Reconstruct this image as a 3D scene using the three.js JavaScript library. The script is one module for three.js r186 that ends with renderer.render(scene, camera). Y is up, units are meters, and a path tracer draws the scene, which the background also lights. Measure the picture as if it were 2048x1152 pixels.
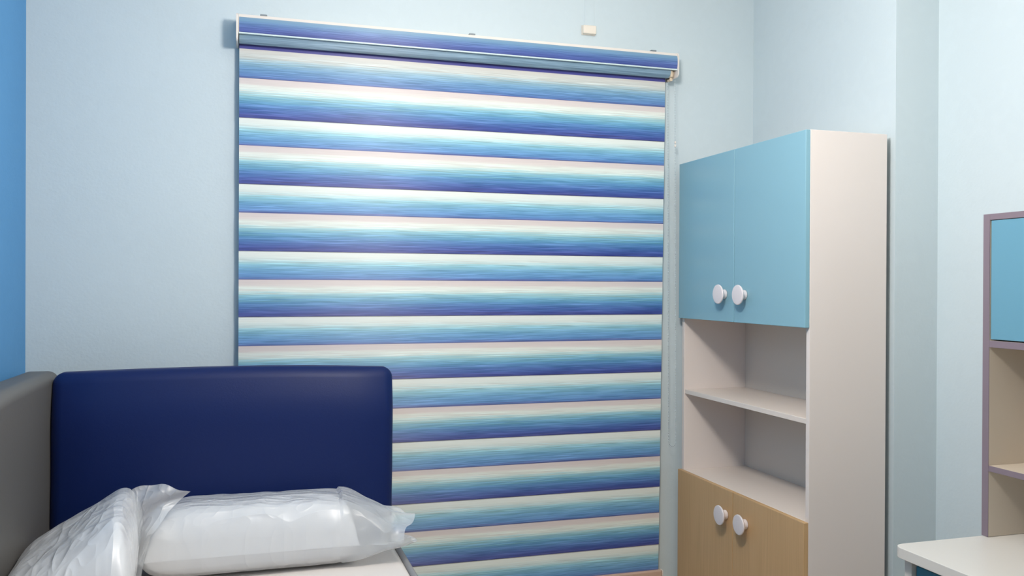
import * as THREE from 'three';
import { mergeGeometries, mergeVertices } from 'three/addons/utils/BufferGeometryUtils.js';
import { ImprovedNoise } from 'three/addons/math/ImprovedNoise.js';

// ---------------------------------------------------------------- camera, light, exposure
const scene = new THREE.Scene();
scene.background = new THREE.Color(0x000000);
const deg = Math.PI / 180;
const camera = new THREE.PerspectiveCamera(2 * Math.atan(576 / 1730) / deg, 2048 / 1152, 0.05, 50);
camera.rotation.order = 'YXZ';
camera.position.set(0, 1.5, 0);
camera.rotation.set(-0.22 * deg, -16.9 * deg, 0.25 * deg);
const renderer = new THREE.WebGLRenderer({ antialias: true });
renderer.toneMapping = THREE.LinearToneMapping;
renderer.toneMappingExposure = 1.0;
renderer.shadowMap.enabled = true;
// the room is lit by one white globe lamp under the ceiling, between the camera and the window wall
const LAMP = { x: 0.66, y: 2.38, d: 1.58, radius: 0.13, candela: 5.9, color: 0xfff8f0 };

// ---------------------------------------------------------------- helpers
// room axes: x to the right, y up, d = distance from the camera towards the window wall (z = -d)
let seed = 20240611;
const rnd = () => { seed = (seed * 1664525 + 1013904223) >>> 0; return seed / 4294967296; };
const noise = new ImprovedNoise();
const N = (x, y, z = 0) => noise.noise(x, y, z);
const clamp = (v, a, b) => Math.min(b, Math.max(a, v));
const smooth = (a, b, v) => { const t = clamp((v - a) / (b - a), 0, 1); return t * t * (3 - 2 * t); };

function boxUV(g, s = 1) {                         // uv in metres by the side a face looks to
  const p = g.attributes.position, n = g.attributes.normal, uv = new Float32Array(p.count * 2);
  for (let i = 0; i < p.count; i++) {
    const ax = Math.abs(n.getX(i)), ay = Math.abs(n.getY(i)), az = Math.abs(n.getZ(i));
    let u, v;
    if (ax >= ay && ax >= az) { u = p.getZ(i); v = p.getY(i); } else if (ay >= az) { u = p.getX(i); v = p.getZ(i); } else { u = p.getX(i); v = p.getY(i); }
    uv[2 * i] = u * s; uv[2 * i + 1] = v * s;
  }
  g.setAttribute('uv', new THREE.BufferAttribute(uv, 2));
  return g;
}
// box with rounded edges, centred; k segments per edge round, n across the flats
function rbox(w, h, d, r = 0.0015, k = 2, n = 1, warp) {
  const seg = 2 * k + n, g = new THREE.BoxGeometry(1, 1, 1, seg, seg, seg), p = g.attributes.position, nn = g.attributes.normal;
  const axis = (t, L) => {
    const i = Math.round((t + 0.5) * seg), a = L / 2 - r;
    if (i <= k) return -a - r * Math.tan((k - i) / k * Math.PI / 4);
    if (i >= k + n) return a + r * Math.tan((i - k - n) / k * Math.PI / 4);
    return -a + 2 * a * (i - k) / n;
  };
  const q = new THREE.Vector3(), c = new THREE.Vector3(), f = [];
  for (let i = 0; i < p.count; i++) {
    f.push([nn.getX(i), nn.getY(i), nn.getZ(i)]);
    q.set(axis(p.getX(i), w), axis(p.getY(i), h), axis(p.getZ(i), d));
    c.set(clamp(q.x, r - w / 2, w / 2 - r), clamp(q.y, r - h / 2, h / 2 - r), clamp(q.z, r - d / 2, d / 2 - r));
    q.sub(c).normalize();
    nn.setXYZ(i, q.x, q.y, q.z);
    p.setXYZ(i, c.x + q.x * r, c.y + q.y * r, c.z + q.z * r);
  }
  const uv = g.attributes.uv;
  for (let i = 0; i < p.count; i++) {
    const m = f[i];
    if (m[0]) uv.setXY(i, p.getZ(i), p.getY(i)); else if (m[1]) uv.setXY(i, p.getX(i), p.getZ(i)); else uv.setXY(i, p.getX(i), p.getY(i));
  }
  if (warp) {
    for (let i = 0; i < p.count; i++) { q.fromBufferAttribute(p, i); warp(q); p.setXYZ(i, q.x, q.y, q.z); }
    const u0 = g.attributes.uv.clone(); const gg = g.clone(); gg.deleteAttribute('uv'); gg.deleteAttribute('normal');
    const m = mergeVertices(gg, 1e-5); m.computeVertexNormals();
    // bring the shared smooth normals back to the unwelded box
    const map = new Map(), key = (x, y, z) => Math.round(x * 2e4) + '_' + Math.round(y * 2e4) + '_' + Math.round(z * 2e4);
    for (let i = 0; i < m.attributes.position.count; i++) map.set(key(m.attributes.position.getX(i), m.attributes.position.getY(i), m.attributes.position.getZ(i)), i);
    for (let i = 0; i < p.count; i++) { const j = map.get(key(p.getX(i), p.getY(i), p.getZ(i))); if (j !== undefined) nn.setXYZ(i, m.attributes.normal.getX(j), m.attributes.normal.getY(j), m.attributes.normal.getZ(j)); }
    g.setAttribute('uv', u0);
  }
  return g;
}
// the same box from its limits: x0..x1, y0..y1, d0..d1
function span(x0, x1, y0, y1, d0, d1, r = 0.0015, k = 2, n = 1, warp) {
  return rbox(x1 - x0, y1 - y0, d1 - d0, r, k, n, warp).translate((x0 + x1) / 2, (y0 + y1) / 2, -(d0 + d1) / 2);
}
function mesh(name, g, m, parent = scene) {
  const o = new THREE.Mesh(g, m); o.name = name; o.castShadow = o.receiveShadow = true; parent.add(o); return o;
}
function thing(name, label, category, x, y, d) {
  const o = new THREE.Group(); o.name = name; o.position.set(x, y, -d); o.userData = { label, category }; scene.add(o); return o;
}
// a part given in room coordinates, put under a thing that stands at its own base
function part(name, g, m, root, parent = root) {
  g.translate(-root.position.x, -root.position.y, -root.position.z); return mesh(name, g, m, parent);
}
function tex(w, h, fn, srgb = true, rx = 1, ry = 1) {
  const a = new Uint8Array(w * h * 4);
  for (let y = 0; y < h; y++) for (let x = 0; x < w; x++) {
    const c = fn(x, y), i = 4 * (y * w + x);
    a[i] = clamp(c[0], 0, 255); a[i + 1] = clamp(c[1], 0, 255); a[i + 2] = clamp(c[2], 0, 255); a[i + 3] = 255;
  }
  const t = new THREE.DataTexture(a, w, h); t.magFilter = THREE.LinearFilter; t.minFilter = THREE.LinearMipmapLinearFilter; t.generateMipmaps = true;
  t.wrapS = t.wrapT = THREE.RepeatWrapping; t.repeat.set(rx, ry); if (srgb) t.colorSpace = THREE.SRGBColorSpace; t.needsUpdate = true; return t;
}
// noise that repeats after w, h pixels
function tileNoise(x, y, w, h, fx, fy, z) {
  const a = x / w, b = y / h, X = a * fx, Y = b * fy;
  const n = (p, q) => N(p, q, z);
  return n(X, Y) * (1 - a) * (1 - b) + n(X - fx, Y) * a * (1 - b) + n(X, Y - fy) * (1 - a) * b + n(X - fx, Y - fy) * a * b;
}

// ---------------------------------------------------------------- materials
const std = (color, roughness, more = {}) => new THREE.MeshStandardMaterial({ color, roughness, ...more });
const phys = (color, roughness, more = {}) => new THREE.MeshPhysicalMaterial({ color, roughness, ...more });
const plasterBump = tex(512, 512, (x, y) => { const v = 128 + 70 * tileNoise(x, y, 512, 512, 60, 60, 3.3) + 50 * tileNoise(x, y, 512, 512, 140, 140, 7.7); return [v, v, v]; }, false, 1.6, 1.6);
const paint = (r, g, b, z) => std(0xffffff, 0.62, {
  map: tex(256, 256, (x, y) => { const v = 2.2 * tileNoise(x, y, 256, 256, 5, 5, z) + 1.6 * tileNoise(x, y, 256, 256, 40, 40, z + 5); return [r + v, g + v, b + v]; }, true, 0.7, 0.7),
  bumpMap: plasterBump, bumpScale: 0.0006,
});
const M = {
  wall: paint(204, 217, 222, 1.2),
  wallBlue: paint(86, 152, 206, 2.4),
  ceiling: paint(236, 238, 238, 4.1),
  floor: std(0xffffff, 0.4, { map: tex(512, 512, (x, y) => { const v = 14 * tileNoise(x, y, 512, 512, 4, 60, 9.1) + 6 * tileNoise(x, y, 512, 512, 20, 160, 2.1); return [196 + v, 178 + v, 154 + v]; }, true, 0.8, 0.8) }),
  cream: phys(0xe6dcd6, 0.38, { bumpMap: plasterBump, bumpScale: 0.0001 }),
  creamInside: phys(0xe6dbd2, 0.45),
  backBoard: phys(0xdcd3c9, 0.5),
  doorBlue: phys(0x86b2c2, 0.34, { bumpMap: plasterBump, bumpScale: 0.0001 }),
  hutchBlue: phys(0x6a9fb6, 0.34),
  drawerBlue: phys(0x357f9c, 0.4),
  mauve: phys(0x857781, 0.45),
  knob: phys(0xe4dcde, 0.35),
  desk: phys(0xdbd8d2, 0.36),
  hutchCream: phys(0xcfc3b2, 0.45),
  cap: phys(0xe8e0d8, 0.35),
  rail: phys(0xcfe0e0, 0.35),
  clip: std(0x7f898f, 0.4, { metalness: 0.5 }),
  mech: phys(0xdccab0, 0.4),
  bottomRail: phys(0xc9ab98, 0.4),
  clear: phys(0xdfe9ec, 0.25, { transmission: 0.5, thickness: 0 }),
  leather: phys(0x0a2056, 0.48, { bumpMap: tex(512, 512, (x, y) => { const v = 128 + 80 * tileNoise(x, y, 512, 512, 120, 120, 5.5) + 40 * tileNoise(x, y, 512, 512, 48, 48, 1.5); return [v, v, v]; }, false, 3, 3), bumpScale: 0.0003, specularIntensity: 0.6 }),
  greyLeather: phys(0x666462, 0.5, { specularIntensity: 0.7 }),
  sheet: std(0xe3dcd6, 0.8),
  cushion: std(0xf0eeee, 0.85),
  film: phys(0xf4f6f8, 0.34, { transmission: 0.62, thickness: 0 }),
};
// creases of bagged bedding: crossing ridges at two sizes
const creases = tex(512, 512, (x, y) => { const r = (f, g, z) => 1 - Math.abs(tileNoise(x, y, 512, 512, f, g, z)) * 2.2; const v = 40 + 120 * r(5, 9, 1.7) ** 3 + 60 * r(14, 10, 6.2) ** 3; return [v, v, v]; }, false, 0.5, 0.5);
M.film.bumpMap = creases; M.film.bumpScale = 0.006; M.cushion.bumpMap = creases; M.cushion.bumpScale = 0.005;
M.greyLeather.bumpMap = M.leather.bumpMap; M.greyLeather.bumpScale = 0.0003;
M.wood = std(0xffffff, 0.5, {
  map: tex(512, 512, (x, y) => {                                      // fine upright grain of light oak laminate
    const v = 8 * tileNoise(x, y, 512, 512, 70, 3, 1.9) + 5 * tileNoise(x, y, 512, 512, 200, 6, 8.4) + 7 * tileNoise(x, y, 512, 512, 9, 2, 5.1);
    return [200 + v, 164 + v * 0.95, 120 + v * 0.85];
  }, true, 2, 1.2),
});
// woven grey and white tape bound round the mattress
M.tape = std(0xffffff, 0.8, { map: tex(64, 64, (x, y) => { const d = ((x + (y < 32 ? y : 64 - y)) % 16) < 8 ? 172 : 112; const j = 12 * tileNoise(x, y, 64, 64, 20, 20, 1.1); return [d + j, d + j, d + 2 + j]; }) });

// dyed cloth: each stripe of the zebra blind is printed from ivory over turquoise to deep blue, with streaky weft threads; pale stripes end in a painted edge shadow
function streaks(w, h, len) {                    // threads: short runs of one tone along each weft row, blended at their ends
  const f = new Float32Array(w * h);
  for (let y = 0; y < h; y++) {
    const n = Math.max(4, Math.round(w / (len * (0.6 + 0.8 * rnd())))), k = Array.from({ length: n }, () => rnd() + rnd() - 1), o = rnd() * w;
    for (let x = 0; x < w; x++) { const q = ((x + o) % w) / w * n, i = Math.floor(q), t = smooth(0.25, 0.75, q - i); f[y * w + x] = k[i % n] * (1 - t) + k[(i + 1) % n] * t; }
  }
  return f;
}
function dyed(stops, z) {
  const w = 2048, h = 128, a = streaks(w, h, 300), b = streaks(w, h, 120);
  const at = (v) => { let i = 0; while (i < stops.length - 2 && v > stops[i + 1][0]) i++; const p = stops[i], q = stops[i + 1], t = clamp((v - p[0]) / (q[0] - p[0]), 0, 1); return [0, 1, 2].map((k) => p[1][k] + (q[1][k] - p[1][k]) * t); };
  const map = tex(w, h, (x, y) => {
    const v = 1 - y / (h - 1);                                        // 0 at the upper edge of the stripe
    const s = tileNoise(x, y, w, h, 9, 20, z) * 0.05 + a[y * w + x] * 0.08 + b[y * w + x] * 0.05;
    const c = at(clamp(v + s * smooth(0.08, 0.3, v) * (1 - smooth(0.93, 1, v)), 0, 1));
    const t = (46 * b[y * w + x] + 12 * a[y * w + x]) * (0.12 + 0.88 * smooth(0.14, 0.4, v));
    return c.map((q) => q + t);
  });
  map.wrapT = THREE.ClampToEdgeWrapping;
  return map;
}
const weave = tex(512, 128, (x, y) => { const v = 128 + 90 * tileNoise(x, y, 512, 128, 12, 64, 6.6); return [v, v, v]; }, false, 4, 1);
const cloth = (map) => phys(0xffffff, 0.6, { map, bumpMap: weave, bumpScale: 0.0002, anisotropy: 0.95, anisotropyRotation: Math.PI / 2, ior: 1.85 });
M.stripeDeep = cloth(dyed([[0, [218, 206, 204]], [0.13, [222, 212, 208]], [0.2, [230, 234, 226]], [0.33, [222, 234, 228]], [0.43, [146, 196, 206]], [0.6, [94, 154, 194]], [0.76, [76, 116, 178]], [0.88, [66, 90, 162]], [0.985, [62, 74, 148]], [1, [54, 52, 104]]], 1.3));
M.stripePale = cloth(dyed([[0, [234, 238, 232]], [0.2, [228, 236, 230]], [0.34, [206, 226, 226]], [0.46, [150, 202, 214]], [0.66, [112, 168, 206]], [0.9, [96, 144, 198]], [0.97, [92, 128, 186]], [1, [80, 76, 134]]], 7.3));  // thin purple line at the lower edge is an edge shadow painted into the colour
M.stripeFirst = cloth(dyed([[0, [76, 78, 156]], [0.095, [84, 82, 156]], [0.1, [220, 216, 208]], [0.36, [206, 212, 208]], [0.5, [148, 184, 200]], [0.7, [108, 154, 194]], [0.97, [88, 126, 184]], [1, [88, 80, 134]]], 3.9));  // lower edge closes with the same painted shadow line
M.fasciaCloth = cloth(dyed([[0, [126, 160, 184]], [0.25, [108, 148, 184]], [0.5, [88, 120, 174]], [0.8, [72, 92, 160]], [1, [66, 82, 150]]], 5.2));
M.rollCloth = cloth(dyed([[0, [128, 160, 182]], [0.6, [134, 160, 180]], [1, [120, 148, 178]]], 8.8));

// ---------------------------------------------------------------- the room
const R = { left: -0.72, near: -1.4, window: 3.26, niche: 2.033, nicheFar: 2.07, step: 2.358, right: 2.205, top: 2.8 };
const struct = (name, g, m, label, category = 'wall') => { const o = mesh(name, g, m); o.userData = { kind: 'structure', label, category }; return o; };
const slab = (x0, x1, y0, y1, d0, d1) => boxUV(new THREE.BoxGeometry(x1 - x0, y1 - y0, d1 - d0).translate((x0 + x1) / 2, (y0 + y1) / 2, -(d0 + d1) / 2));
struct('floor', slab(R.left - 0.15, R.right + 0.15, -0.12, 0, R.near - 0.15, R.window + 0.15), M.floor, 'light wood laminate floor of the bedroom', 'floor');
struct('ceiling', slab(R.left - 0.15, R.right + 0.15, R.top, R.top + 0.12, R.near - 0.15, R.window + 0.15), M.ceiling, 'plain white ceiling above the bedroom', 'ceiling');
struct('wall_back', slab(R.left, R.right + 0.15, 0, R.top, R.window, R.window + 0.15), M.wall, 'pale blue painted wall behind the striped blind');
struct('wall_left', slab(R.left - 0.15, R.left, 0, R.top, R.near, R.window + 0.15), M.wallBlue, 'bright blue painted wall beside the bed');
struct('wall_front', slab(R.left - 0.15, R.right + 0.15, 0, R.top, R.near - 0.15, R.near), M.wall, 'pale blue wall behind the camera');
{ // right wall with its thicker piece behind the tall cabinet
  const s = new THREE.Shape([[R.right, R.near], [R.right, R.step], [R.niche, R.step], [R.nicheFar, R.window], [R.right + 0.15, R.window], [R.right + 0.15, R.near]].map(([x, d]) => new THREE.Vector2(x, d)));
  const g = new THREE.ExtrudeGeometry(s, { depth: R.top, bevelEnabled: false }).rotateX(-Math.PI / 2);
  const n = g; boxUV(n);
  struct('wall_right', n, M.wall, 'pale blue wall with a shallow step beside the tall cabinet');
}

// ---------------------------------------------------------------- ceiling lamp (above the frame)
{
  const t = thing('ceiling_lamp', 'white globe lamp hanging from the ceiling on a short stem', 'lamp', LAMP.x, R.top, LAMP.d);
  mesh('canopy', new THREE.CylinderGeometry(0.06, 0.07, 0.025, 40).translate(0, -0.0125, 0), M.cap, t);
  mesh('stem', new THREE.CylinderGeometry(0.009, 0.009, 0.28, 16).translate(0, -0.16, 0), M.cap, t);
  mesh('globe', new THREE.SphereGeometry(LAMP.radius, 40, 28).translate(0, LAMP.y - R.top, 0), std(0xffffff, 0.5, { emissive: LAMP.color, emissiveIntensity: 3 }), t);
  const l = new THREE.PointLight(LAMP.color, LAMP.candela, 0, 2);
  l.position.set(0, LAMP.y - R.top, 0); l.castShadow = true; l.shadow.radius = 6; l.shadow.mapSize.set(1024, 1024); l.shadow.bias = -0.002;
  t.add(l);
}

// ---------------------------------------------------------------- striped zebra blind
{
  const x0 = -0.042, x1 = 1.657, DF = 3.219, FX0 = -0.036, FX1 = 1.632;
  const t = thing('zebra_blind', 'wide blue and white striped zebra blind hanging over the window', 'blind', (x0 + x1) / 2, 0.35, 3.2);
  // curved fascia, cut along d and swept in x: points run from the upper back over the front to the lower lip
  const prof = [[3.246, 2.439], [3.17, 2.4395], [3.158, 2.4375], [3.154, 2.4265], [3.151, 2.418], [3.150, 2.408], [3.150, 2.394], [3.152, 2.382], [3.156, 2.374]];
  const inner = prof.map(([d, y]) => [d + 0.003, y - 0.003]).reverse();
  const shellG = (pts, a, b) => {
    const s = new THREE.Shape(pts.map(([d, y]) => new THREE.Vector2(-d, y)));
    return new THREE.ExtrudeGeometry(s, { depth: b - a, bevelEnabled: false, curveSegments: 4 }).rotateY(0).applyMatrix4(new THREE.Matrix4().set(0, 0, 1, a, 0, 1, 0, 0, 1, 0, 0, 0, 0, 0, 0, 1));
  };
  const flip = (g) => { if (g.index) { const a = g.index.array; for (let i = 0; i < a.length; i += 3) { const q = a[i]; a[i] = a[i + 1]; a[i + 1] = q; } } else { const p = g.attributes.position.array, u = g.attributes.uv.array; for (let i = 0; i < g.attributes.position.count; i += 3) { for (let k = 0; k < 3; k++) { const q = p[3 * i + k]; p[3 * i + k] = p[3 * i + 3 + k]; p[3 * i + 3 + k] = q; } for (let k = 0; k < 2; k++) { const q = u[2 * i + k]; u[2 * i + k] = u[2 * i + 2 + k]; u[2 * i + 2 + k] = q; } } g.computeVertexNormals(); } return g; };
  part('cassette', flip(shellG([...prof, ...inner], x0 + 0.004, x1 - 0.004)), M.cap, t);
  // the printed cloth laid over the fascia's front
  const front = prof.slice(3), pos = [], uv = [], idx = [], K = 40;
  let len = 0; const acc = front.map((p, i) => (len += i ? Math.hypot(p[0] - front[i - 1][0], p[1] - front[i - 1][1]) : 0));
  for (let k = 0; k <= K; k++) front.forEach(([d, y], i) => { pos.push(x0 + 0.006 + (x1 - x0 - 0.012) * k / K, y, -(d - 0.0012)); uv.push(k / K, 1 - acc[i] / len); });
  const c = front.length;
  for (let k = 0; k < K; k++) for (let i = 0; i < c - 1; i++) { const a = k * c + i; idx.push(a, a + 1, a + c, a + 1, a + c + 1, a + c); }
  const fg = new THREE.BufferGeometry(); fg.setAttribute('position', new THREE.Float32BufferAttribute(pos, 3)); fg.setAttribute('uv', new THREE.Float32BufferAttribute(uv, 2)); fg.setIndex(idx); fg.computeVertexNormals();
  part('fascia_cloth', fg, M.fasciaCloth, t);
  part('lower_lip', span(x0 + 0.004, x1 - 0.004, 2.3695, 2.3745, 3.1535, 3.163, 0.001), M.rail, t);
  part('head_rail', span(x0 + 0.004, x1 - 0.004, 2.36, 2.434, 3.243, 3.257, 0.001), M.cap, t);
  // end plates with a round front
  for (const x of [x0 - 0.004, x1 - 0.004]) {
    const s = new THREE.Shape(), ys = 2.342, yt = 2.441, df = 3.1475, r = 0.02, th = x > 0 ? 0.004 : 0.007;
    s.moveTo(-3.257, ys); s.lineTo(-df - r, ys); s.quadraticCurveTo(-df, ys, -df, ys + r); s.lineTo(-df, yt - r); s.quadraticCurveTo(-df, yt, -df - r, yt); s.lineTo(-3.257, yt);
    // shape x is z; swing it so that the thickness runs along x
    const g = new THREE.ExtrudeGeometry(s, { depth: th, bevelEnabled: false, curveSegments: 10 }).rotateY(-Math.PI / 2);
    g.translate(x + th, 0, 0);
    part('end_cap', g, M.cap, t);
  }
  // cloth rolled up behind the fascia
  const roll = new THREE.CylinderGeometry(0.0245, 0.0245, FX1 - FX0, 36, 1, true).rotateZ(Math.PI / 2).translate((FX0 + FX1) / 2, 2.369, -3.1945);
  { const p = roll.attributes.position, u = roll.attributes.uv; for (let i = 0; i < p.count; i++) u.setXY(i, (p.getX(i) - FX0) / 1.67, 0.25 + 0.5 * u.getX(i)); }
  part('cloth_roll', roll, M.rollCloth, t);
  for (const x of [0.046, 0.801, 1.553]) part('mounting_clip', span(x - 0.012, x + 0.012, 2.4396, 2.4455, 3.164, 3.25, 0.002), M.clip, t);
  // hanging cloth, stripe by stripe; the cloth narrows a little towards its lower rail
  const edge = (y) => FX1 - 0.02 * (2.33 - y) / 2;
  const stripe = (name, yt, yb, d, m, v0 = 0, v1 = 1) => {
    const nx = 24, ny = 3, p = [], q = [], ix = [], off = rnd(), th = 0.0008, side = (z, face) => {
      const b = p.length / 3;
      for (let j = 0; j <= ny; j++) for (let i = 0; i <= nx; i++) {
        const y = yt + (yb - yt) * j / ny, x = FX0 + (edge(y) - FX0) * i / nx;
        const w = 0.0007 * N(x * 3, y * 4, 1.5) + 0.0004 * Math.sin(j / ny * Math.PI);
        p.push(x, y, -(z - w)); q.push(i / nx + off, 1 - (v0 + (v1 - v0) * j / ny));
      }
      for (let j = 0; j < ny; j++) for (let i = 0; i < nx; i++) { const a = b + j * (nx + 1) + i; if (face > 0) ix.push(a, a + nx + 1, a + 1, a + 1, a + nx + 1, a + nx + 2); else ix.push(a, a + 1, a + nx + 1, a + 1, a + nx + 2, a + nx + 1); }
    };
    side(d, 1); side(d + th, -1);
    const g = new THREE.BufferGeometry(); g.setAttribute('position', new THREE.Float32BufferAttribute(p, 3)); g.setAttribute('uv', new THREE.Float32BufferAttribute(q, 2)); g.setIndex(ix); g.computeVertexNormals();
    return part(name, g, m, t);
  };
  const k = (y) => 1.5 + (y - 1.5) * DF / 3.19;
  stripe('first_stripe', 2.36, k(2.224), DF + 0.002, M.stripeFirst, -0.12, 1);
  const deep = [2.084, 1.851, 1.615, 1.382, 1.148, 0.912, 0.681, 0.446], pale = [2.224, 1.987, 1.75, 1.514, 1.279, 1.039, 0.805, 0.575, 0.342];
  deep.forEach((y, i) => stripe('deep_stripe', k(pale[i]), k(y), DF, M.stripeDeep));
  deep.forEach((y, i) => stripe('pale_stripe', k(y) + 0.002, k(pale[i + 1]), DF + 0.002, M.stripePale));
  const yb = k(0.342);
  part('bottom_rail', span(FX0 - 0.004, edge(yb) + 0.012, yb - 0.032, yb + 0.001, DF - 0.011, DF + 0.012, 0.006, 4), M.bottomRail, t);
  part('rail_end', span(edge(yb) + 0.012, edge(yb) + 0.016, yb - 0.031, yb, DF - 0.012, DF + 0.013, 0.0015), M.cap, t);
  // chain drive under the right end and its looped bead chain
  part('chain_drive', mergeGeometries([
    new THREE.CylinderGeometry(0.021, 0.021, 0.012, 24).rotateZ(Math.PI / 2).translate(1.643, 2.362, -3.2),
    span(1.637, 1.649, 2.333, 2.362, 3.187, 3.213, 0.002).toNonIndexed(), span(1.632, 1.640, 2.345, 2.37, 3.17, 3.2, 0.002).toNonIndexed(),
  ].map((g) => (g.index ? g.toNonIndexed() : g))), M.mech, t);
  const bead = new THREE.IcosahedronGeometry(0.0021, 1), beads = [], yEnd = 0.86;
  for (let y = 2.335; y > yEnd; y -= 0.0065) for (const s of [-1, 1]) beads.push(bead.clone().translate(1.6475 + s * 0.008 + 0.012 * (2.335 - y) / 1.5, y, -(3.196 - s * 0.016)));
  for (let a = 0.2; a < Math.PI; a += 0.36) beads.push(bead.clone().translate(1.6595 + 0.008 * Math.cos(a), yEnd - 0.018 * Math.sin(a), -(3.196 - 0.016 * Math.cos(a))));
  part('bead_chain', mergeGeometries(beads), M.clear, t);
  part('chain_joint', mergeGeometries([2.068, 2.082].map((y) => new THREE.SphereGeometry(0.0045, 14, 10).scale(1, 1.3, 1).translate(1.658, y, -3.18))), M.cap, t);
}

// ---------------------------------------------------------------- small box and cable duct on the wall above the blind
{
  const d = mesh('cable_duct', span(1.291, 1.333, 2.545, R.top - 0.002, R.window - 0.0022, R.window, 0.001), M.wall);
  d.userData = { label: 'flat wall-coloured cable duct running up above the blind', category: 'duct' };
  const t = thing('wall_box', 'small cream plastic box stuck to the wall above the blind', 'wall box', 1.307, 2.527, R.window - 0.002);
  mesh('cover', rbox(0.056, 0.034, 0.018, 0.004, 4).translate(0, 0, 0.011), phys(0xece2d4, 0.4), t);
  mesh('backplate', rbox(0.06, 0.038, 0.004, 0.001).translate(0, 0, 0.0015), phys(0xd8d2c8, 0.45), t);
}

// ---------------------------------------------------------------- tall cabinet by the window
{
  const D0 = 2.366, D1 = 3.215, F = 1.713, B = 2.007, W = 0.018, mid = (D0 + D1) / 2;
  const t = thing('tall_cabinet', 'tall cream cabinet with blue upper doors, open shelves and wooden lower doors', 'cabinet', (F + B) / 2, 0, mid);
  part('side_panel', span(F, B, 0, 2.0, D0, D0 + W), M.cream, t);
  part('side_panel', span(F, B, 0, 2.0, D1 - W, D1), M.cream, t);
  const I0 = D0 + W + 0.0005, I1 = D1 - W - 0.0005;
  part('top_panel', span(F, B, 2.0 - W, 2.0, I0, I1), M.cream, t);
  part('divider_panel', span(F, B - 0.008, 1.372, 1.372 + W, I0, I1), M.creamInside, t);
  part('shelf', span(F + 0.004, B - 0.008, 1.055, 1.055 + W, I0, I1), M.creamInside, t);
  part('counter_panel', span(F, B - 0.008, 0.743 - W, 0.743, I0, I1), M.creamInside, t);
  part('floor_panel', span(F, B - 0.008, 0.07, 0.07 + W, I0, I1), M.creamInside, t);
  part('plinth', span(F + 0.02, F + 0.038, 0, 0.07, I0, I1), M.cream, t);
  part('back_panel', span(B - 0.008, B - 0.002, 0.07, 2.0 - W, I0, I1, 0.0005), M.backBoard, t);
  const knobProfile = [[0, 0], [0.0175, 0], [0.018, 0.003], [0.0175, 0.012], [0.0185, 0.018], [0.022, 0.0225], [0.03, 0.0245], [0.0345, 0.0255], [0.0362, 0.028], [0.0355, 0.031], [0.0335, 0.0325], [0.02, 0.0333], [0, 0.0335]].map(([a, b]) => new THREE.Vector2(a, b));
  const knobG = new THREE.LatheGeometry(knobProfile, 48).rotateZ(Math.PI / 2);
  const door = (y0, y1, d0, d1, m, ky, kd, label) => {
    const g = span(F - 0.0175, F - 0.0005, y0, y1, d0, d1, 0.0018, 3);
    const o = part('door', g, m, t); o.userData.label = label;
    const kn = mesh('knob', knobG, M.knob, o); kn.position.set(F - 0.0175 - t.position.x, ky, -kd - t.position.z); kn.userData.label = 'round white knob';
  };
  const gap = 0.0019;
  door(1.366, 1.999, mid + gap, D1 - 0.001, M.doorBlue, 1.468, 2.852, 'light blue upper door');
  door(1.366, 1.999, D0 + 0.0005, mid - gap, M.doorBlue, 1.467, 2.717, 'light blue upper door');
  door(0.075, 0.743, mid + gap, D1 - 0.001, M.wood, 0.650, 2.837, 'light wood lower door');
  door(0.075, 0.743, D0 + 0.0005, mid - gap, M.wood, 0.650, 2.703, 'light wood lower door');
}

// ---------------------------------------------------------------- desk with its hutch on the right
{
  const X0 = 1.672, X1 = 2.2, D1 = 1.94, D0 = 0.72, Y = 0.8;
  const t = thing('desk', 'off-white desk with a rounded corner standing against the right wall', 'desk', (X0 + X1) / 2, 0, (D0 + D1) / 2);
  const s = new THREE.Shape(), r = 0.035;
  s.moveTo(X1, -D0); s.lineTo(X1, -D1); s.lineTo(X0 + r, -D1); s.quadraticCurveTo(X0, -D1, X0, -D1 + r); s.lineTo(X0, -D0 - r); s.quadraticCurveTo(X0, -D0, X0 + r, -D0); s.closePath();
  // the shape lies in x, z: extrude it downwards
  const g = new THREE.ExtrudeGeometry(s, { depth: 0.026, bevelEnabled: true, bevelSize: 0.0015, bevelThickness: 0.0015, bevelSegments: 2, curveSegments: 14 });
  g.rotateX(Math.PI / 2).translate(0, Y - 0.0015, 0); boxUV(g);
  part('desktop', g, M.desk, t);
  const top = Y - 0.0292;
  part('side_panel', span(1.7, 2.19, 0, top, 1.902, 1.928), M.desk, t).userData.label = 'off-white far side panel';
  part('side_panel', span(1.7, 2.19, 0, top, 0.74, 0.766), M.desk, t);
  part('pedestal', span(1.73, 2.19, 0.06, top - 0.001, 1.43, 1.9015), M.desk, t);
  for (let i = 0; i < 3; i++) {
    const y0 = 0.08 + i * 0.225, dr = part('drawer', span(1.713, 1.7295, y0, y0 + 0.221, 1.44, 1.8995), M.drawerBlue, t);
    dr.userData.label = 'blue drawer front';
  }
  part('modesty_panel', span(2.16, 2.178, 0.3, top - 0.001, 0.767, 1.429), M.desk, t);
}
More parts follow.
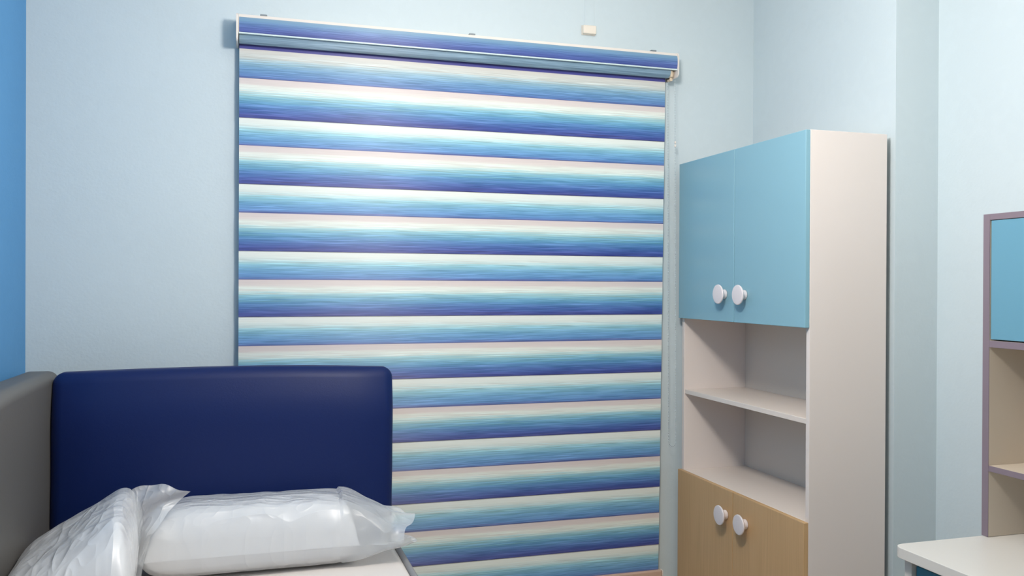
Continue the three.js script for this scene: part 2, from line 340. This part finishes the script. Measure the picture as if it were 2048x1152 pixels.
{
  const F = 1.976, B = 2.198, D1 = 1.944, D0 = 0.72, W = 0.022, Y = 0.8008;
  const t = thing('desk_hutch', 'cream desk hutch with mauve edges and a blue door, standing on the desk', 'hutch', (F + B) / 2, Y, (D0 + D1) / 2);
  const panel = (name, x0, x1, y0, y1, d0, d1) => { const o = part(name, span(x0 + 0.0022, x1, y0, y1, d0, d1, 0.0008), M.hutchCream, t); part('edge_strip', span(x0, x0 + 0.002, y0, y1, d0, d1, 0.0006), M.mauve, t, o).userData.label = 'mauve edge strip'; return o; };
  panel('side_panel', F, B, Y, 1.703, D1 - W, D1);
  panel('side_panel', F, B, Y, 1.703, D0, D0 + W);
  const a = D0 + W + 0.0004, b = D1 - W - 0.0004;
  panel('top_panel', F, B, 1.703 - 0.017, 1.703, a, b);
  panel('divider_panel', F, B - 0.008, 1.331, 1.35, a, b);
  panel('shelf', F, B - 0.008, 0.985, 1.001, a, b);
  part('back_panel', span(B - 0.0078, B - 0.002, Y, 1.685, a, b, 0.0005), M.hutchCream, t);
  part('door', span(F + 0.002, F + 0.018, 1.3535, 1.6845, 1.35, b - 0.003, 0.0012), M.hutchBlue, t).userData.label = 'blue lift-up door';
  part('door', span(F + 0.002, F + 0.018, 1.3535, 1.6845, a + 0.003, 1.347, 0.0012), M.hutchBlue, t).userData.label = 'blue lift-up door';
}

// ---------------------------------------------------------------- bed
const BED = { x0: -0.598, x1: 0.487, head: 3.0, foot: 0.95, top: 0.615 };
{
  const t = thing('bed', 'upholstered bed with a navy headboard and a grey padded side guard', 'bed', (BED.x0 + BED.x1) / 2, 0, (BED.head + BED.foot) / 2);
  const hw = BED.x1 - BED.x0, cx = (BED.x0 + BED.x1) / 2;
  part('headboard', span(BED.x0, BED.x1, 0.12, 1.212, BED.head, BED.head + 0.11, 0.036, 6, 20, (p) => {
    const u = p.x / (hw / 2), v = p.y / 0.546;
    p.z += clamp((p.z + 0.055) / 0.11, 0, 1) * (0.016 * Math.max(0, 1 - u ** 4) - 0.04 * smooth(0.62, 1.06, v) ** 1.6 - 0.012 * smooth(0.8, 1, Math.abs(u)));
    if (p.y > 0) p.y += 0.009 * v * (1 - u * u) - 0.006 * v * Math.max(0, u) ** 2;
    p.x += 0.006 * (v - 1) * 0.5 * (u < 0 ? 1.6 : 1) * (u > 0 ? 1 : 1) + 0.0015 * N(p.y * 6, p.z * 5, u > 0 ? 2 : 8);
  }), M.leather, t).userData.label = 'navy padded headboard';
  part('side_guard', span(-0.716, BED.x0 - 0.002, 0.12, 1.212, 0.9, 3.19, 0.034, 6, 16, (p) => {
    p.y += (p.y > 0 ? 0.006 : 0) * N(p.z * 4, 1.7); p.x += 0.004 * N(p.z * 3, p.y * 3, 4.2);
  }), M.greyLeather, t).userData.label = 'grey padded side guard';
  part('bed_base', span(BED.x0, BED.x1 + 0.02, 0.08, 0.405, BED.foot, BED.head - 0.001, 0.02, 4), M.leather, t);
  for (const x of [BED.x0 + 0.06, BED.x1 - 0.05]) for (const d of [BED.foot + 0.08, BED.head - 0.1]) part('leg', new THREE.CylinderGeometry(0.026, 0.02, 0.085, 20).translate(x, 0.0425, -d), M.clip, t);
}
{
  const x0 = BED.x0 + 0.004, x1 = BED.x1 - 0.006, d0 = BED.foot + 0.02, d1 = BED.head - 0.018, y0 = 0.406, y1 = BED.top;
  const t = thing('mattress', 'cream mattress with woven grey tape along its edges', 'mattress', (x0 + x1) / 2, y0, (d0 + d1) / 2);
  part('body', span(x0, x1, y0, y1, d0, d1, 0.03, 5, 18, (p) => { if (p.y > 0.05) p.y += 0.004 * N(p.x * 5, p.z * 5, 3.3); }), M.sheet, t);
  for (const y of [y1 - 0.008, y0 + 0.012]) {
    const pts = [], r = 0.03, add = (cx, cd, a0) => { for (let i = 0; i <= 6; i++) { const a = a0 + i / 6 * Math.PI / 2; pts.push(new THREE.Vector3(cx + (r + 0.001) * Math.cos(a), y, -(cd + (r + 0.001) * Math.sin(a)))); } };
    add(x1 - r, d1 - r, 0); add(x0 + r, d1 - r, Math.PI / 2); add(x0 + r, d0 + r, Math.PI); add(x1 - r, d0 + r, 1.5 * Math.PI);
    const g = new THREE.TubeGeometry(new THREE.CatmullRomCurve3(pts, true, 'centripetal'), 260, 0.0105, 10, true);
    const u = g.attributes.uv; for (let i = 0; i < u.count; i++) u.setXY(i, u.getX(i) * 6.2 / 0.02, u.getY(i) * 2);
    part('edge_tape', g, M.tape, t).userData.label = 'woven grey edge tape';
  }
}

// ---------------------------------------------------------------- pillows in their plastic bags
// a cushion or bag: a pillowed grid in u (length, x) and v (width, z); beyond |u| = 1 the bag goes on as loose film
function pillowG(o) {
  const { lx, lz, up, down, eu = 6, ev = 3, nu = 72, nv = 48, a = 1, b = 1, tail = 0, crinkle = 0.004, freq = 9, z = 0, bend } = o, p = [], uv = [], ix = [];
  for (const s of [1, -1]) {
    const base = p.length / 3;
    for (let j = 0; j <= nv; j++) for (let i = 0; i <= nu; i++) {
      const u = -a + (a + b) * i / nu, v = -1 + 2 * j / nv, cu = clamp(u, -1, 1);
      let fu = Math.sqrt(Math.max(0, 1 - Math.abs(cu) ** eu)); const fv = Math.sqrt(Math.max(0, 1 - Math.abs(v) ** ev));
      if (tail && u > 0.8) fu = Math.max(fu, tail + (1 - tail) * (1 - smooth(0.8, b, u)));
      const rim = Math.min(1, Math.min(i, tail ? nu : nu - i, j * 1.5, (nv - j) * 1.5) / 3);
      const h = (s > 0 ? up : down) * fu * fv + 0.002 * rim;
      const x = u * lx / 2 * (1 - 0.04 * v * v * (1 - cu * cu)), zz = v * lz / 2 * (1 - 0.04 * (1 - cu ** 4) * Math.abs(v));
      const w = crinkle * (N(x * freq + z, zz * freq, s * 3 + z) + 0.5 * N(x * freq * 2.3, zz * freq * 2.3 + z, s * 5)) * (s > 0 ? 1 : 0.5);
      const q = new THREE.Vector3(x + w * 0.4, s * h + (rim > 0 ? w : w * 0.2), zz + w * 0.4);
      if (bend) bend(q, u, v, s);
      p.push(q.x, q.y, q.z); uv.push(u, v);
    }
    for (let j = 0; j < nv; j++) for (let i = 0; i < nu; i++) { const k = base + j * (nu + 1) + i; if (s > 0) ix.push(k, k + nu + 1, k + 1, k + 1, k + nu + 1, k + nu + 2); else ix.push(k, k + 1, k + nu + 1, k + 1, k + nu + 2, k + nu + 1); }
  }
  const g = new THREE.BufferGeometry(); g.setAttribute('position', new THREE.Float32BufferAttribute(p, 3)); g.setAttribute('uv', new THREE.Float32BufferAttribute(uv, 2)); g.setIndex(ix); g.computeVertexNormals(); return g;
}
// a loose sheet of film: f(s, r) gives a room point for s along its root and r from root to free edge
function sheetG(f, ns = 40, nr = 14) {
  const p = [], uv = [], ix = [];
  for (let i = 0; i <= ns; i++) for (let j = 0; j <= nr; j++) { const [x, y, d] = f(i / ns, j / nr); p.push(x, y, -d); uv.push(i / ns, j / nr); }
  for (let i = 0; i < ns; i++) for (let j = 0; j < nr; j++) { const k = i * (nr + 1) + j; ix.push(k, k + nr + 1, k + 1, k + 1, k + nr + 1, k + nr + 2); }
  const g = new THREE.BufferGeometry(); g.setAttribute('position', new THREE.Float32BufferAttribute(p, 3)); g.setAttribute('uv', new THREE.Float32BufferAttribute(uv, 2)); g.setIndex(ix); g.computeVertexNormals(); return g;
}
const lerp3 = (pts, s) => { const k = s * (pts.length - 1), i = Math.min(pts.length - 2, Math.floor(k)), t = k - i; return pts[i].map((v, j) => v + (pts[i + 1][j] - v) * t); };
{ // lying along the headboard
  const t = thing('pillow', 'white pillow in a clear plastic bag lying flat against the headboard', 'pillow', 0.02, 0.618, 2.838);
  mesh('cushion', pillowG({ lx: 0.62, lz: 0.27, up: 0.125, down: 0.066, eu: 9, ev: 3.4, z: 2.2, crinkle: 0.005 }).translate(0, 0.072, 0), M.cushion, t).userData.label = 'white cushion';
  const bag = pillowG({ lx: 0.645, lz: 0.29, up: 0.136, down: 0.07, eu: 10, ev: 4, a: 1.03, b: 1.5, tail: 0.42, crinkle: 0.007, freq: 8, z: 5.1, nu: 130, nv: 60, bend: (q, u, v, s) => {
    const k = smooth(1.0, 1.5, u);
    q.y += s > 0 ? 0.008 * k * Math.sin(v * 9 + u * 4) - 0.012 * k : 0.01 * k;
    q.x += k * (0.03 * Math.sin(v * 3.1 + 0.6 + s * 0.5) - 0.01);
    q.z += 0.012 * k * Math.sin(u * 16 + s);
    q.y = Math.max(q.y, -0.07);
  } }).translate(0, 0.072, 0);
  mesh('plastic_bag', bag, M.film, t).userData.label = 'clear plastic bag with a loose open end';
}
{ // in the corner by the side guard, its right side propped up
  const t = thing('pillow_001', 'white bagged pillow in the corner by the grey side guard, with an upturned film tip', 'pillow', -0.440, 0.618, 2.475);
  // laid in place, then pressed against the mattress, the side guard and the headboard
  const turn = (g) => {
    g.rotateY(Math.PI / 2 + 0.08);
    const p = g.attributes.position;
    for (let i = 0; i < p.count; i++) { const x = p.getX(i), y = Math.max(0.001, p.getY(i) + 0.083) * (1.2 + 0.43 * clamp(x / 0.155, -1, 1)); p.setXYZ(i, Math.max(x, BED.x0 + 0.008 - t.position.x + 0.004 * N(p.getZ(i) * 9, y * 9, 2)), y, p.getZ(i)); }
    g.computeVertexNormals(); return g;
  };
  mesh('cushion', turn(pillowG({ lx: 0.74, lz: 0.315, up: 0.112, down: 0.08, eu: 6, ev: 8, z: 8.2, crinkle: 0.005 })), M.cushion, t).userData.label = 'white cushion';
  const bag = turn(pillowG({ lx: 0.755, lz: 0.325, up: 0.118, down: 0.081, eu: 6, ev: 8, a: 1.04, b: 1.03, crinkle: 0.007, freq: 8, z: 3.7, nu: 100, nv: 56 }));
  const root = [[-0.325, 0.898, 2.735], [-0.325, 0.865, 2.725], [-0.327, 0.80, 2.71], [-0.330, 0.73, 2.70], [-0.338, 0.64, 2.69]];
  const free = [[-0.165, 0.878, 2.74], [-0.225, 0.832, 2.70], [-0.268, 0.775, 2.68], [-0.285, 0.71, 2.672], [-0.296, 0.63, 2.665]];
  const fin = sheetG((s, r) => { const p = lerp3(root, s), q = lerp3(free, s), k = Math.sin(r * Math.PI); return [p[0] + (q[0] - p[0]) * r, p[1] + (q[1] - p[1]) * r + 0.018 * k * (1 - s) + 0.003 * Math.sin(r * 14 + s * 9), p[2] + (q[2] - p[2]) * r + 0.012 * Math.sin(r * 6 + s * 12) * (0.4 + r)]; }, 48, 16).translate(-t.position.x, -t.position.y, -t.position.z);
  mesh('plastic_bag', mergeGeometries([bag, fin]), M.film, t).userData.label = 'clear plastic bag with an upturned tip';
}

renderer.render(scene, camera);
